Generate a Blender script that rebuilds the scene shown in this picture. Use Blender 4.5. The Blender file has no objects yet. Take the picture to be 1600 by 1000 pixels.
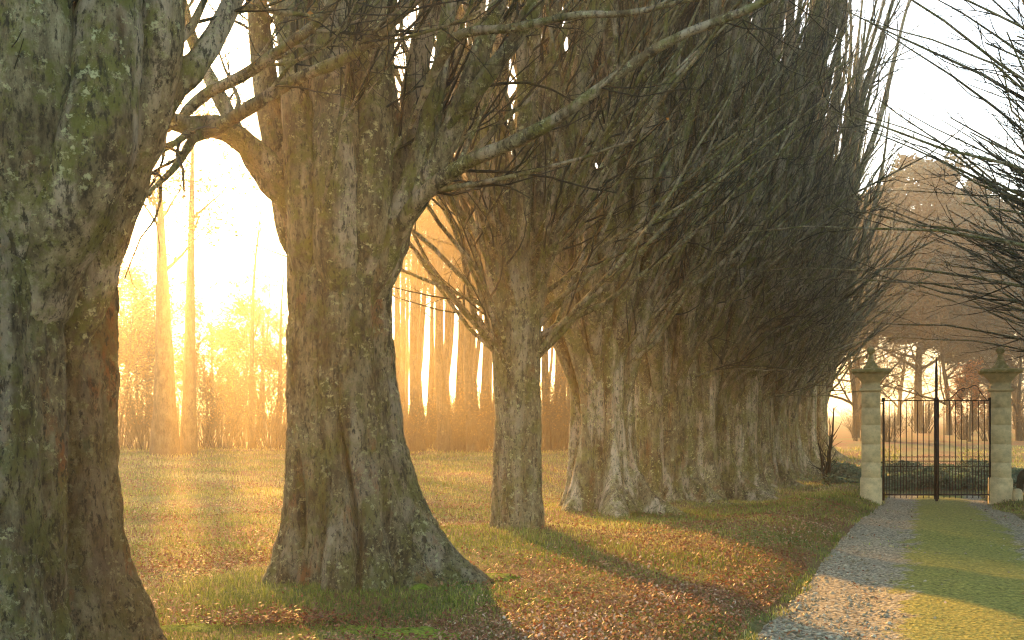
import bpy, math, random
import numpy as np
from mathutils import Vector, noise as mn

S = bpy.context.scene
R = math.radians
C = bpy.data.collections.new("scene"); S.collection.children.link(C)

# ------------------------------------------------------------------ camera
FPX = 1500.0; HZ = 655.0; EYE = 1.7
cam = bpy.data.cameras.new("camera"); camo = bpy.data.objects.new("camera", cam)
C.objects.link(camo); S.camera = camo
cam.sensor_width = 36; cam.lens = FPX/1600*36; cam.shift_y = (HZ-500)/1600
cam.clip_start = .05; cam.clip_end = 3000
camo.location = (0, 0, EYE); camo.rotation_euler = (math.pi/2, 0, 0)

def at(px, py, Y):
    return np.array([(px-800)/FPX*Y, Y, EYE-(py-HZ)/FPX*Y])

# ------------------------------------------------------------------ sky, sun, exposure
SUN_AZ = math.atan2(-525, 1500); SUN_EL = math.atan2(385, math.hypot(525, 1500))
SKY_STRENGTH = .14; SUN_STRENGTH = 4.2; EXPOSURE = 2.5; HAZE = .0026; HAZE_G = .74
wd = bpy.data.worlds.new("World"); S.world = wd; wd.use_nodes = True
_n = wd.node_tree.nodes; sky = _n.new('ShaderNodeTexSky'); sky.sky_type = 'NISHITA'; sky.sun_disc = False
sky.sun_elevation = SUN_EL; sky.sun_rotation = SUN_AZ; sky.air_density = 1.0; sky.dust_density = 1.6; sky.ozone_density = 1.0
_n['Background'].inputs[1].default_value = SKY_STRENGTH
_t = _n.new('ShaderNodeMix'); _t.data_type = 'RGBA'; _t.blend_type = 'MULTIPLY'; _t.inputs[0].default_value = 1; _t.inputs[7].default_value = (1.02, .98, .89, 1)
wd.node_tree.links.new(sky.outputs[0], _t.inputs[6]); wd.node_tree.links.new(_t.outputs[2], _n['Background'].inputs[0])
sl = bpy.data.lights.new("sun", 'SUN'); so = bpy.data.objects.new("sun", sl); C.objects.link(so)
sl.energy = SUN_STRENGTH; sl.angle = R(1.2); sl.color = (1.0, .47, .10)
sdir = Vector((math.sin(SUN_AZ)*math.cos(SUN_EL), math.cos(SUN_AZ)*math.cos(SUN_EL), math.sin(SUN_EL)))
so.rotation_euler = sdir.to_track_quat('Z', 'Y').to_euler(); so.location = sdir*60
vs = S.view_settings; vs.view_transform = 'Standard'; vs.look = 'None'; vs.gamma = 1; vs.exposure = EXPOSURE
cy = S.cycles; cy.use_denoising = True
try: cy.denoiser = 'OPENIMAGEDENOISE'
except Exception: pass
cy.max_bounces = 5; cy.diffuse_bounces = 3; cy.glossy_bounces = 2; cy.transmission_bounces = 3
cy.volume_bounces = 0; cy.filter_width = 1.15; cy.transparent_max_bounces = 8

# ------------------------------------------------------------------ helpers
def tag(o, label=None, cat=None, group=None, kind=None):
    if label: o["label"] = label
    if cat: o["category"] = cat
    if group: o["group"] = group
    if kind: o["kind"] = kind
    return o
def empty(name, loc, rz=0):
    o = bpy.data.objects.new(name, None); C.objects.link(o)
    o.location = loc; o.rotation_euler = (0, 0, rz); o.empty_display_size = .3
    return o

class MB:
    def __init__(s): s.v = []; s.f = []; s.t = []; s.n = 0; s.a = []; s.ta = []
    def add(s, V, F, attr=0.0):
        V = np.asarray(V, dtype=np.float32).reshape(-1, 3); F = np.asarray(F, dtype=np.int64)
        if F.shape[-1] == 4: s.f.append(F.reshape(-1, 4)+s.n); s.a.append(np.broadcast_to(np.asarray(attr, dtype=np.float32), (len(s.f[-1]),)))
        else: s.t.append(F.reshape(-1, 3)+s.n); s.ta.append(np.broadcast_to(np.asarray(attr, dtype=np.float32), (len(s.t[-1]),)))
        s.v.append(V); s.n += len(V)
    def grid(s, P, closed=True):                     # P: N,k,m,3
        N, k, m, _ = P.shape
        i = np.arange(k-1)[:, None]; j = np.arange(m if closed else m-1)[None, :]; j2 = (j+1) % m
        q = np.stack([i*m+j, i*m+j2, (i+1)*m+j2, (i+1)*m+j], -1).reshape(-1, 4)
        F = (q[None]+(np.arange(N)*k*m)[:, None, None]).reshape(-1, 4)
        s.add(P.reshape(-1, 3), F)
    def tubes(s, pts, rad, sides):
        pts = np.asarray(pts, dtype=float); rad = np.asarray(rad, dtype=float)
        if pts.ndim == 2: pts = pts[None]; rad = rad[None]
        T = np.gradient(pts, axis=1); T /= np.linalg.norm(T, axis=-1, keepdims=True)+1e-9
        d = pts[:, -1]-pts[:, 0]; ref = np.zeros((len(pts), 3)); ref[np.arange(len(pts)), np.argmin(np.abs(d), axis=1)] = 1
        U = np.cross(T, ref[:, None]); U /= np.linalg.norm(U, axis=-1, keepdims=True)+1e-9
        W = np.cross(T, U)
        a = np.arange(sides)/sides*2*math.pi
        P = pts[:, :, None]+rad[:, :, None, None]*(np.cos(a)[None, None, :, None]*U[:, :, None]+np.sin(a)[None, None, :, None]*W[:, :, None])
        s.grid(P)
    def box(s, x0, x1, y0, y1, z0, z1):
        V = [(x, y, z) for z in (z0, z1) for y in (y0, y1) for x in (x0, x1)]
        s.add(V, [(0, 2, 3, 1), (4, 5, 7, 6), (0, 1, 5, 4), (1, 3, 7, 5), (3, 2, 6, 7), (2, 0, 4, 6)])
    def lathe(s, prof, cx, cy_, n=24, sq=False):      # prof [(r,z)]
        a = (np.arange(n)+.5)/n*2*math.pi if not sq else (np.arange(4)+.5)/4*2*math.pi
        k = 1.0 if not sq else math.sqrt(2)
        P = np.array([[[cx+r*k*math.cos(t), cy_+r*k*math.sin(t), z] for t in a] for r, z in prof])[None]
        s.grid(P)
        m = len(a)
        if prof[-1][0] > .002:
            s.add(P[0, -1], [tuple(range(4))] if m == 4 else [(0, i, i+1) for i in range(1, m-1)])
    def build(s, name, mat, parent=None, smooth=True, attr=False, loc=None):
        me = bpy.data.meshes.new(name)
        V = np.concatenate(s.v) if s.v else np.zeros((0, 3), np.float32)
        q = np.concatenate(s.f) if s.f else np.zeros((0, 4), np.int64)
        t = np.concatenate(s.t) if s.t else np.zeros((0, 3), np.int64)
        me.vertices.add(len(V)); me.vertices.foreach_set("co", V.astype(np.float32).ravel())
        loops = np.concatenate([q.ravel(), t.ravel()]).astype(np.int32)
        me.loops.add(len(loops)); me.loops.foreach_set("vertex_index", loops)
        me.polygons.add(len(q)+len(t))
        st = np.concatenate([np.arange(len(q))*4, len(q)*4+np.arange(len(t))*3]).astype(np.int32)
        me.polygons.foreach_set("loop_start", st)
        try: me.polygons.foreach_set("loop_total", np.concatenate([np.full(len(q), 4), np.full(len(t), 3)]).astype(np.int32))
        except Exception: pass
        if smooth: me.polygons.foreach_set("use_smooth", np.ones(len(q)+len(t), dtype=bool))
        me.update(calc_edges=True)
        if attr:
            at_ = me.attributes.new("rnd", 'FLOAT', 'FACE')
            at_.data.foreach_set("value", np.concatenate(s.a+s.ta).astype(np.float32))
        me.materials.append(mat)
        o = bpy.data.objects.new(name, me); C.objects.link(o)
        if parent: o.parent = parent
        if loc is not None: o.location = loc
        return o

def nrm(v): return v/(np.linalg.norm(v, axis=-1, keepdims=True)+1e-9)
def grow(g, p0, d0, L, r0, k, curl, up, tip=.25):
    p0 = np.asarray(p0, float); d = nrm(np.asarray(d0, float)); L = np.asarray(L, float); M = len(p0)
    P = [p0]; p = p0; D = [d]
    for i in range(k-1):
        d = nrm(d+g.normal(size=(M, 3))*curl+np.array([0, 0, up])); p = p+d*(L/(k-1))[:, None]; P.append(p); D.append(d)
    t = np.linspace(0, 1, k)[None]
    return np.stack(P, 1), np.stack(D, 1), np.asarray(r0)[:, None]*(1-(1-tip)*t**.9)
def kids(g, br, n, t0, t1, ang, Lf, rf, rmax, bias=(0, 0, 0), k=5, curl=.1, up=.03, tip=.3, minr=.003):
    P, D, Rr = br; M, K, _ = P.shape
    t = g.uniform(t0, t1, size=(M, n))*(K-1); i = np.minimum(t.astype(int), K-2); f = (t-i)[..., None]
    m = np.arange(M)[:, None]
    p = P[m, i]*(1-f)+P[m, i+1]*f; d = D[m, i]; r = Rr[m, i]*(1-f[..., 0])+Rr[m, i+1]*f[..., 0]
    perp = nrm(np.cross(d, g.normal(size=d.shape)))
    a = np.radians(g.uniform(ang[0], ang[1], size=(M, n)))[..., None]
    nd = d*np.cos(a)+perp*np.sin(a)+np.array(bias)
    Lg = g.uniform(Lf[0], Lf[1], size=(M, n))*(1-.45*t/(K-1))
    r0 = np.minimum(r*rf*g.uniform(.7, 1.15, size=(M, n)), rmax); r0 = np.maximum(r0, minr)
    return grow(g, p.reshape(-1, 3), nd.reshape(-1, 3), Lg.ravel(), r0.ravel(), k, curl, up, tip)

def smooth_path(pts, n):
    pts = np.asarray(pts, float); q = np.vstack([2*pts[0]-pts[1], pts, 2*pts[-1]-pts[-2]]); m = len(pts)-1; out = []
    for u in np.linspace(0, m-1e-6, n):
        i = int(u); t = u-i; a, b, c, d = q[i:i+4]
        out.append(.5*((2*b)+(-a+c)*t+(2*a-5*b+4*c-d)*t*t+(-a+3*b-3*c+d)*t**3))
    return np.array(out)
def path_branch(P, r0, r1, wob=0, g=None, pw=1.0):
    k = len(P)
    if wob: P = P+g.normal(size=P.shape)*wob
    D = nrm(np.gradient(P, axis=0)); t = np.linspace(0, 1, k)
    return P[None], D[None], (r0+(r1-r0)*t**pw)[None]

# ------------------------------------------------------------------ materials
def mat(name):
    m = bpy.data.materials.new(name); m.use_nodes = True
    nt = m.node_tree; b = nt.nodes['Principled BSDF']; b.inputs['Specular IOR Level'].default_value = .25
    return m, nt, b
def nd(nt, t, **kw):
    n = nt.nodes.new(t)
    for k, v in kw.items(): setattr(n, k, v)
    return n
def coords(nt, scale=(1, 1, 1), src='Object', rnd=True):
    tc = nd(nt, 'ShaderNodeTexCoord'); mp = nd(nt, 'ShaderNodeMapping'); mp.inputs['Scale'].default_value = scale
    out = tc.outputs[src]
    if rnd:
        oi = nd(nt, 'ShaderNodeObjectInfo'); mu = nd(nt, 'ShaderNodeVectorMath', operation='SCALE'); cmb = nd(nt, 'ShaderNodeCombineXYZ')
        for i in range(3): nt.links.new(oi.outputs['Random'], cmb.inputs[i])
        nt.links.new(cmb.outputs[0], mu.inputs[0]); mu.inputs['Scale'].default_value = 17
        ad = nd(nt, 'ShaderNodeVectorMath', operation='ADD'); nt.links.new(out, ad.inputs[0]); nt.links.new(mu.outputs[0], ad.inputs[1]); out = ad.outputs[0]
    nt.links.new(out, mp.inputs['Vector']); return mp.outputs[0]
def noi(nt, co, scale, detail=6, rough=.6, dist=0):
    n = nd(nt, 'ShaderNodeTexNoise'); n.inputs['Scale'].default_value = scale; n.inputs['Detail'].default_value = detail
    n.inputs['Roughness'].default_value = rough; n.inputs['Distortion'].default_value = dist
    nt.links.new(co, n.inputs['Vector']); return n.outputs['Fac']
def ramp(nt, fac, stops, interp='LINEAR'):
    r = nd(nt, 'ShaderNodeValToRGB'); r.color_ramp.interpolation = interp; e = r.color_ramp.elements
    while len(e) < len(stops): e.new(.5)
    for q, (p, c) in zip(e, stops): q.position = p; q.color = (c[0], c[1], c[2], 1) if hasattr(c, '__len__') else (c, c, c, 1)
    nt.links.new(fac, r.inputs[0]); return r.outputs[0]
def mix(nt, fac, a, b, mode='MIX'):
    m = nd(nt, 'ShaderNodeMix', data_type='RGBA', blend_type=mode)
    for idx, v in ((0, fac), (6, a), (7, b)):
        if hasattr(v, 'is_output') or isinstance(v, bpy.types.NodeSocket): nt.links.new(v, m.inputs[idx])
        elif idx == 0: m.inputs[0].default_value = v
        else: m.inputs[idx].default_value = (v[0], v[1], v[2], 1)
    return m.outputs[2]
def mathn(nt, op, a, b=0.0, clamp=False):
    m = nd(nt, 'ShaderNodeMath', operation=op, use_clamp=clamp)
    for i, v in ((0, a), (1, b)):
        if isinstance(v, bpy.types.NodeSocket): nt.links.new(v, m.inputs[i])
        else: m.inputs[i].default_value = v
    return m.outputs[0]
def bump(nt, b, h, strength, dist):
    bp = nd(nt, 'ShaderNodeBump'); bp.inputs['Strength'].default_value = strength; bp.inputs['Distance'].default_value = dist
    nt.links.new(h, bp.inputs['Height']); nt.links.new(bp.outputs[0], b.inputs['Normal'])

def bark(name, moss=.5, pale=.5, lichen=.5, tone=1.0, rust=.3, bd=.02, fine=1.0):
    m, nt, b = mat(name)
    c0 = coords(nt); cs = coords(nt, (1, 1, .35)); cv = coords(nt, (1, 1, .08))
    T = lambda *c: (c[0]*tone*1.03, c[1]*tone*.97, c[2]*tone*.84)
    n1 = noi(nt, cs, 6, 12, .78)
    col = ramp(nt, n1, [(.34, T(.035, .028, .014)), (.46, T(.10, .085, .050)), (.54, T(.165, .148, .090)), (.68, T(.30, .275, .19))])
    st = ramp(nt, noi(nt, cv, 4.2, 5, .55), [(.52, 0), (.60, pale)])
    col = mix(nt, st, col, T(.33, .29, .235))
    rs = ramp(nt, noi(nt, cs, 2.3, 7, .65), [(.56, 0), (.63, rust)])
    col = mix(nt, rs, col, T(.20, .08, .03))
    ms = ramp(nt, noi(nt, c0, 2.6, 10, .74), [(.48, 0), (.56, moss)])
    col = mix(nt, ms, col, T(.095, .105, .018))
    dk = ramp(nt, noi(nt, cs, 5, 10, .78, .3), [(.55, 0), (.60, .85)])
    col = mix(nt, dk, col, T(.026, .022, .012))
    sp = ramp(nt, noi(nt, cs, 30*fine, 6, .75), [(.40, .9), (.47, 0)])
    col = mix(nt, sp, col, T(.022, .018, .010))
    li = ramp(nt, noi(nt, c0, 17*fine, 8, .75), [(.555, 0), (.60, lichen)])
    lg = ramp(nt, noi(nt, c0, 2.3, 3, .5), [(.38, .1), (.58, 1)])
    li = mathn(nt, 'MULTIPLY', li, lg)
    col = mix(nt, li, col, T(.40, .42, .26))
    nt.links.new(col, b.inputs['Base Color']); b.inputs['Roughness'].default_value = .9
    h = mathn(nt, 'ADD', noi(nt, cs, 16, 10, .75), mathn(nt, 'MULTIPLY', noi(nt, c0, 48, 6, .7), .5))
    h = mathn(nt, 'ADD', h, mathn(nt, 'MULTIPLY', li, .3))
    bump(nt, b, h, 1.0, bd)
    return m
BARK1 = bark("bark_mossy_lichened", .58, .5, .85, 1.5, .7, .10)
BARK1B = bark('bark_rusty', .45, .2, .5, 1.0, 1.0, .10)
BARK2 = bark("bark_grey_fluted", .6, .95, .9, 2.3, .35, .10)
BARK3 = bark("bark_plain", .5, .4, .8, 1.8, .35, .08)
LIMB = bark("bark_limb", .75, .7, .95, 1.45, .15, .05)
TWIG = bark("bark_twig", .85, .0, .5, .24, .0, .004)
FAR = bark("bark_far", .3, .2, .3, .5, .1, .01)

def foliage(name, stops, trans=.4):
    m, nt, b = mat(name)
    a = nd(nt, 'ShaderNodeAttribute'); a.attribute_name = 'rnd'
    col = ramp(nt, a.outputs['Fac'], stops)
    nt.links.new(col, b.inputs['Base Color']); b.inputs['Roughness'].default_value = .6
    tr = nd(nt, 'ShaderNodeBsdfTranslucent'); nt.links.new(col, tr.inputs['Color'])
    mx = nd(nt, 'ShaderNodeMixShader'); mx.inputs[0].default_value = trans
    nt.links.new(b.outputs[0], mx.inputs[1]); nt.links.new(tr.outputs[0], mx.inputs[2])
    nt.links.new(mx.outputs[0], nt.nodes['Material Output'].inputs['Surface'])
    return m
GRASS = foliage("grass_blades", [(0, (.06, .09, .015)), (.40, (.19, .24, .035)), (.65, (.36, .35, .08)), (1, (.62, .54, .27))], .35)
STRIPG = foliage("strip_grass", [(0, (.10, .18, .03)), (.4, (.32, .50, .07)), (.75, (.58, .64, .09)), (1, (.52, .42, .12))], .35)
LEAF = foliage("dead_leaves", [(0, (.09, .03, .015)), (.4, (.19, .075, .035)), (.7, (.29, .15, .07)), (.9, (.40, .27, .15)), (1, (.60, .48, .36))], .3)
HANG = foliage("hanging_leaves", [(0, (.30, .12, .03)), (.6, (.45, .25, .06)), (1, (.35, .35, .08))], .5)
AUT = foliage("autumn_leaves", [(0, (.14, .09, .02)), (.5, (.28, .17, .04)), (1, (.40, .28, .08))], .5)
EVER = foliage("evergreen_leaves", [(0, (.014, .045, .035)), (.6, (.030, .085, .065)), (1, (.055, .12, .09))], .15)
UNDER = foliage("undergrowth_leaves", [(0, (.05, .10, .06)), (.6, (.11, .19, .11)), (1, (.20, .28, .16))], .3)
REDT = foliage("russet_leaves", [(0, (.22, .08, .03)), (1, (.45, .22, .08))], .5)

def ground_mat():
    m, nt, b = mat("lawn_soil")
    c = coords(nt, rnd=False)
    g1 = ramp(nt, noi(nt, c, 9, 10, .75), [(.3, (.045, .06, .015)), (.5, (.13, .15, .04)), (.68, (.30, .26, .12))])
    lf = ramp(nt, noi(nt, c, 28, 8, .7), [(.3, (.05, .025, .015)), (.5, (.18, .08, .035)), (.66, (.34, .20, .10))])
    pt = ramp(nt, noi(nt, c, .45, 6, .65), [(.42, 0), (.58, 1)])
    col = mix(nt, pt, g1, lf)
    nt.links.new(col, b.inputs['Base Color']); b.inputs['Roughness'].default_value = .95
    bump(nt, b, noi(nt, c, 30, 8, .8), 1.0, .04); return m
def drive_mat():
    m, nt, b = mat("drive_gravel")
    at_ = nd(nt, 'ShaderNodeAttribute'); at_.attribute_name = 'lat'
    c = coords(nt, rnd=False)
    n1 = noi(nt, c, 24, 8, .75)
    st = ramp(nt, n1, [(.36, (.06, .055, .035)), (.46, (.27, .25, .17)), (.56, (.50, .47, .34)), (.7, (.76, .72, .55))])
    vor = nd(nt, 'ShaderNodeTexVoronoi'); vor.inputs['Scale'].default_value = 26; nt.links.new(c, vor.inputs['Vector'])
    st = mix(nt, .7, st, ramp(nt, vor.outputs['Distance'], [(0, .75), (.6, .2)]), 'SOFT_LIGHT')
    wr = mathn(nt, 'MULTIPLY', mathn(nt, 'SUBTRACT', noi(nt, c, 2.2, 10, .8), .5), 3.2)
    lat = mathn(nt, 'ADD', at_.outputs['Fac'], wr)             # 1 at the middle of the grassed crown, 0 in the wheel tracks
    gr = ramp(nt, n1, [(.36, (.09, .09, .02)), (.5, (.24, .26, .05)), (.62, (.42, .40, .10))])
    fac = ramp(nt, lat, [(.38, 0), (.62, 1)])
    col = mix(nt, fac, st, gr)
    nt.links.new(col, b.inputs['Base Color']); b.inputs['Roughness'].default_value = .9
    h = mathn(nt, 'ADD', n1, mathn(nt, 'MULTIPLY', vor.outputs['Distance'], .8)); bump(nt, b, h, 1.0, .05); return m
def stone_mat(name, base, mossy):
    m, nt, b = mat(name)
    c = coords(nt, rnd=False); B = lambda k: tuple(x*k for x in base)
    col = ramp(nt, noi(nt, c, 5, 8, .65), [(.3, B(.62)), (.55, B(1)), (.75, B(1.18))])
    if mossy: col = mix(nt, ramp(nt, noi(nt, c, 6, 7, .65), [(.38, 0), (.56, mossy)]), col, (.26, .22, .05))
    col = mix(nt, ramp(nt, noi(nt, c, 38, 4, .6), [(.6, 0), (.7, .5)]), col, (.10, .09, .06))
    nt.links.new(col, b.inputs['Base Color']); b.inputs['Roughness'].default_value = .9
    bump(nt, b, noi(nt, c, 30, 8, .7), .7, .012); return m
STONE = stone_mat("pillar_stone", (.80, .62, .34), .10)
STONEM = stone_mat("mossy_stone", (.70, .52, .26), .8)
def iron():
    m, nt, b = mat("dark_iron"); c = coords(nt, rnd=False)
    nt.links.new(ramp(nt, noi(nt, c, 20, 5, .6), [(.4, (.014, .012, .012)), (.7, (.06, .03, .02))]), b.inputs['Base Color'])
    b.inputs['Roughness'].default_value = .6; b.inputs['Metallic'].default_value = .3; return m
IRON = iron()
def mossmat():
    m, nt, b = mat("bright_moss"); c = coords(nt, rnd=False)
    nt.links.new(ramp(nt, noi(nt, c, 30, 6, .7), [(.35, (.07, .11, .01)), (.6, (.24, .32, .03))]), b.inputs['Base Color'])
    b.inputs['Roughness'].default_value = 1; bump(nt, b, noi(nt, c, 90, 5, .8), 1, .02); return m
MOSS = mossmat()

# ------------------------------------------------------------------ terrain
def sst(a, b, x): t = np.clip((x-a)/(b-a), 0, 1); return t*t*(3-2*t)
def xrow(y): return -1.56+(y-10.2)*.402
def xdrv(y): return 3.55+(y-7.4)*.425
def hwdrv(y): return np.interp(y, [3, 7.4, 24, 40], [2.0, 1.85, 1.45, 1.5])
TREES = [(-3.16, 6.0), (-1.56, 10.2), (.08, 14.3)]
for Yt, pxt in ((18.5, 942), (21.5, 1035), (24.7, 1100), (28.0, 1150), (31.5, 1188), (35.5, 1220), (40, 1248), (45, 1272)):
    TREES.append(((pxt-800)/FPX*Yt, Yt))
def hgt(x, y):
    x = np.asarray(x, float); y = np.asarray(y, float)
    prof = np.interp(y, [0, 15, 19, 24, 28, 36, 55, 110, 400], [0, 0, -.10, -.36, -.46, -.42, .28, 1.0, 3.0])
    w = sst(-8, -2, x-xrow(y))
    left = np.interp(y, [0, 30, 50, 110, 400], [0, 0, .22, .9, 3.0])
    h = prof*w+left*(1-w)
    for tx, ty in TREES[:6]: h = h+.13*np.exp(-((x-tx)**2+(y-ty)**2)/1.5)
    d = x-xdrv(y)
    h = h+.02*np.sin(x*1.3+.7*y)+.02*np.sin(y*1.1-.5*x)+.012*np.sin(3.1*x+1.7*y)
    bank = np.exp(-((d+hwdrv(y)+1.2)/.9)**2)*sst(10, 20, y)*sst(36, 28, y)
    h = h+.16*bank
    e = sst(hwdrv(y)+.5, hwdrv(y)-.1, np.abs(d))*sst(32, 27, y)
    return h-.10*e
XG = np.concatenate([np.linspace(-400, -30, 30)[:-1], np.linspace(-30, 32, 311), np.linspace(32, 400, 30)[1:]])
YG = np.concatenate([np.linspace(-30, 3, 12)[:-1], np.linspace(3, 60, 286), np.linspace(60, 480, 60)[1:]])
GX, GY = np.meshgrid(XG, YG, indexing='ij')
GZ = hgt(GX, GY)
edge = sst(hwdrv(GY)+.02, hwdrv(GY)-.35, np.abs(GX-xdrv(GY)))*sst(28.8, 28.2, GY)
m_ = MB(); m_.grid(np.stack([GX, GY, GZ-.05*edge], -1)[None], closed=False)
tag(m_.build("lawn", ground_mat()), kind='structure')

def make_drive():
    ys = np.linspace(2.5, 28.2, 240); u = np.linspace(-1, 1, 50)
    X = xdrv(ys)[:, None]+hwdrv(ys)[:, None]*u[None]; Y = np.repeat(ys[:, None], 50, 1)
    lat = np.exp(-((u-.12)/.5)**4)[None]*np.ones_like(X)
    Z = hgt(X, Y)+.004+.05*lat+.012*np.sin(X*9+Y*4)*np.sin(Y*7)
    Z = Z-.045*sst(.9, 1, np.abs(u))[None]
    m = MB(); m.grid(np.stack([X, Y, Z], -1)[None], closed=False)
    o = m.build("drive", drive_mat()); a = o.data.attributes.new('lat', 'FLOAT', 'POINT')
    a.data.foreach_set('value', lat.astype(np.float32).ravel()); tag(o, kind='structure')
make_drive()

# ------------------------------------------------------------------ trunks
def trunk(seed, tab, nth=180, nz=150, fl=.10, roots=(), grooves=(), fine=1.0, nfl=(5, 8), fu=.9, cyo=0.0):
    """tab rows: z, half width, centre offset x"""
    tab = np.array(tab); g = np.random.default_rng(seed)
    z = np.linspace(tab[0, 0], tab[-1, 0], nz); th = np.arange(nth)/nth*2*math.pi
    hw = np.interp(z, tab[:, 0], tab[:, 1]); cx = np.interp(z, tab[:, 0], tab[:, 2])
    ker = np.hanning(9); ker /= ker.sum()
    pad = lambda a: np.convolve(np.pad(a, 4, mode='edge'), ker, 'valid')
    hw = pad(hw); cx = pad(cx)
    TH, Z = np.meshgrid(th, z); HW = hw[:, None]
    ph = g.uniform(0, 6.28, 6)
    f = .62*(np.abs(np.sin(nfl[0]/2*2*(TH/2)+ph[0]+.35*np.sin(Z*.9+ph[1])))-.62)
    f = f+.38*(np.abs(np.sin(nfl[1]*TH/2+ph[2]+.5*np.sin(Z*.7+ph[3])))-.62)
    f = f+.3*np.cos(2*TH+ph[4]+Z*.2)
    r = HW*(1+fl*f*2*(1+1.3*np.exp(-np.maximum(Z, 0)/.7)))
    for a, amp, w, h in roots:
        dth = np.angle(np.exp(1j*(TH-a))); r = r+amp*np.exp(-(dth/w)**2)*np.exp(-np.maximum(Z+.05, 0)/h)
    for a, z0, z1, dep, w in grooves:
        dth = np.angle(np.exp(1j*(TH-a-.06*np.sin(Z*2.3))))
        r = r-dep*np.exp(-(dth/w)**2)*sst(z0-.15, z0+.1, Z)*sst(z1+.5, z1-.1, Z)
    P = np.stack([cx[:, None]+r*np.cos(TH), cyo+r*np.sin(TH)*fu, Z], -1)
    rad = np.stack([np.cos(TH), np.sin(TH), 0*TH], -1)
    flat = P.reshape(-1, 3); d = np.empty(len(flat)); o = seed*7.3
    for i, p in enumerate(flat):
        x, y, zz = p; q = Vector((x*2.4+o, y*2.4, zz*1.0))
        v = .035*mn.noise(q)
        q2 = Vector((x*9, y*9+o, zz*4.5)); v += .020*mn.noise(q2)*fine; v -= .030*max(0., .16-abs(mn.noise(Vector((x*6+3, y*6+o, zz*1.1)))))/.16*fine
        if fine > .6:
            q3 = Vector((x*26, y*26+o, zz*17)); v += .013*mn.noise(q3)*fine
        d[i] = v
    P = P+rad*d.reshape(P.shape[:2])[..., None]
    m = MB(); m.grid(P[None]); top = P[-1]; c = top.mean(0)
    m.add(np.vstack([top, c]), [(i, (i+1) % nth, nth) for i in range(nth)])
    return m

def leafbits(m, g, P, size, flat=.4):
    N = len(P); a = g.uniform(0, 6.28, N); d = np.stack([np.cos(a), np.sin(a), g.normal(size=N)*flat], -1); d = nrm(d)
    s = nrm(np.cross(d, g.normal(size=(N, 3)))); sz = (size*g.uniform(.6, 1.3, N))[:, None]
    up = np.cross(d, s)*sz*.15
    V = np.stack([P, P+d*sz*.5+s*sz*.32+up, P+d*sz, P+d*sz*.5-s*sz*.32+up], 1)
    m.add(V, np.arange(4*N).reshape(N, 4), g.uniform(0, 1, N))

def finish_limbs(g, root, limb_list, n1=8, n2=7, n3=4, bias=(.35, 0, 0), L1=(1.8, 4.2), sides=12, t0=.12, ang1=(18, 46), minr3=.0036, rough=True, hang=0, extra=None):
    """limbs = list of (P,D,R) single branches: each becomes a 'limb' part; twigs become one 'twigs' part"""
    tw = MB()
    for P, D, Rr in limb_list:
        lm = MB(); k2 = 26
        Pf = smooth_path(P[0], k2)[None]; Rf = np.interp(np.linspace(0, 1, k2), np.linspace(0, 1, P.shape[1]), Rr[0])[None]
        Rf = Rf*(1+.05*g.normal(size=Rf.shape))*(.35+.65*sst(0, .16, np.linspace(0, 1, k2)))[None]; lm.tubes(Pf, Rf, sides); lm.build('limb', LIMB, root)
    K = 14
    allb = []
    for P, D, Rr in limb_list:
        Pf = smooth_path(P[0], K); allb.append((Pf, nrm(np.gradient(Pf, axis=0)), np.interp(np.linspace(0, 1, K), np.linspace(0, 1, P.shape[1]), Rr[0])))
    L0 = tuple(np.stack([b[i] for b in allb]) for i in range(3))
    A = kids(g, L0, n1, t0, .97, ang1, L1, .46, .06, bias, k=9, curl=.10, up=.06)
    if extra is not None: A = tuple(np.concatenate([a, b]) for a, b in zip(A, extra))
    bm_ = MB(); bm_.tubes(A[0], A[2], 6); bm_.build('branches', LIMB, root)
    B = kids(g, A, n2, .1, .98, (20, 50), (.7, 2.1), .55, .020, tuple(.5*x for x in bias), k=6, curl=.17, up=.05, minr=.008)
    tw.tubes(B[0], B[2], 4)
    Cc = kids(g, B, n3, .15, 1, (18, 45), (.25, .85), .6, .008, k=4, curl=.16, up=.04, minr=minr3)
    tw.tubes(Cc[0], Cc[2], 3)
    tw.build('twigs', TWIG, root)
    if hang:
        idx = g.integers(0, len(Cc[0]), hang); hl = MB(); leafbits(hl, g, Cc[0][idx, -1], .05); hl.build('leaves', HANG, root, attr=True)

def rooted(w, loc): return w-np.asarray(loc)

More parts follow.
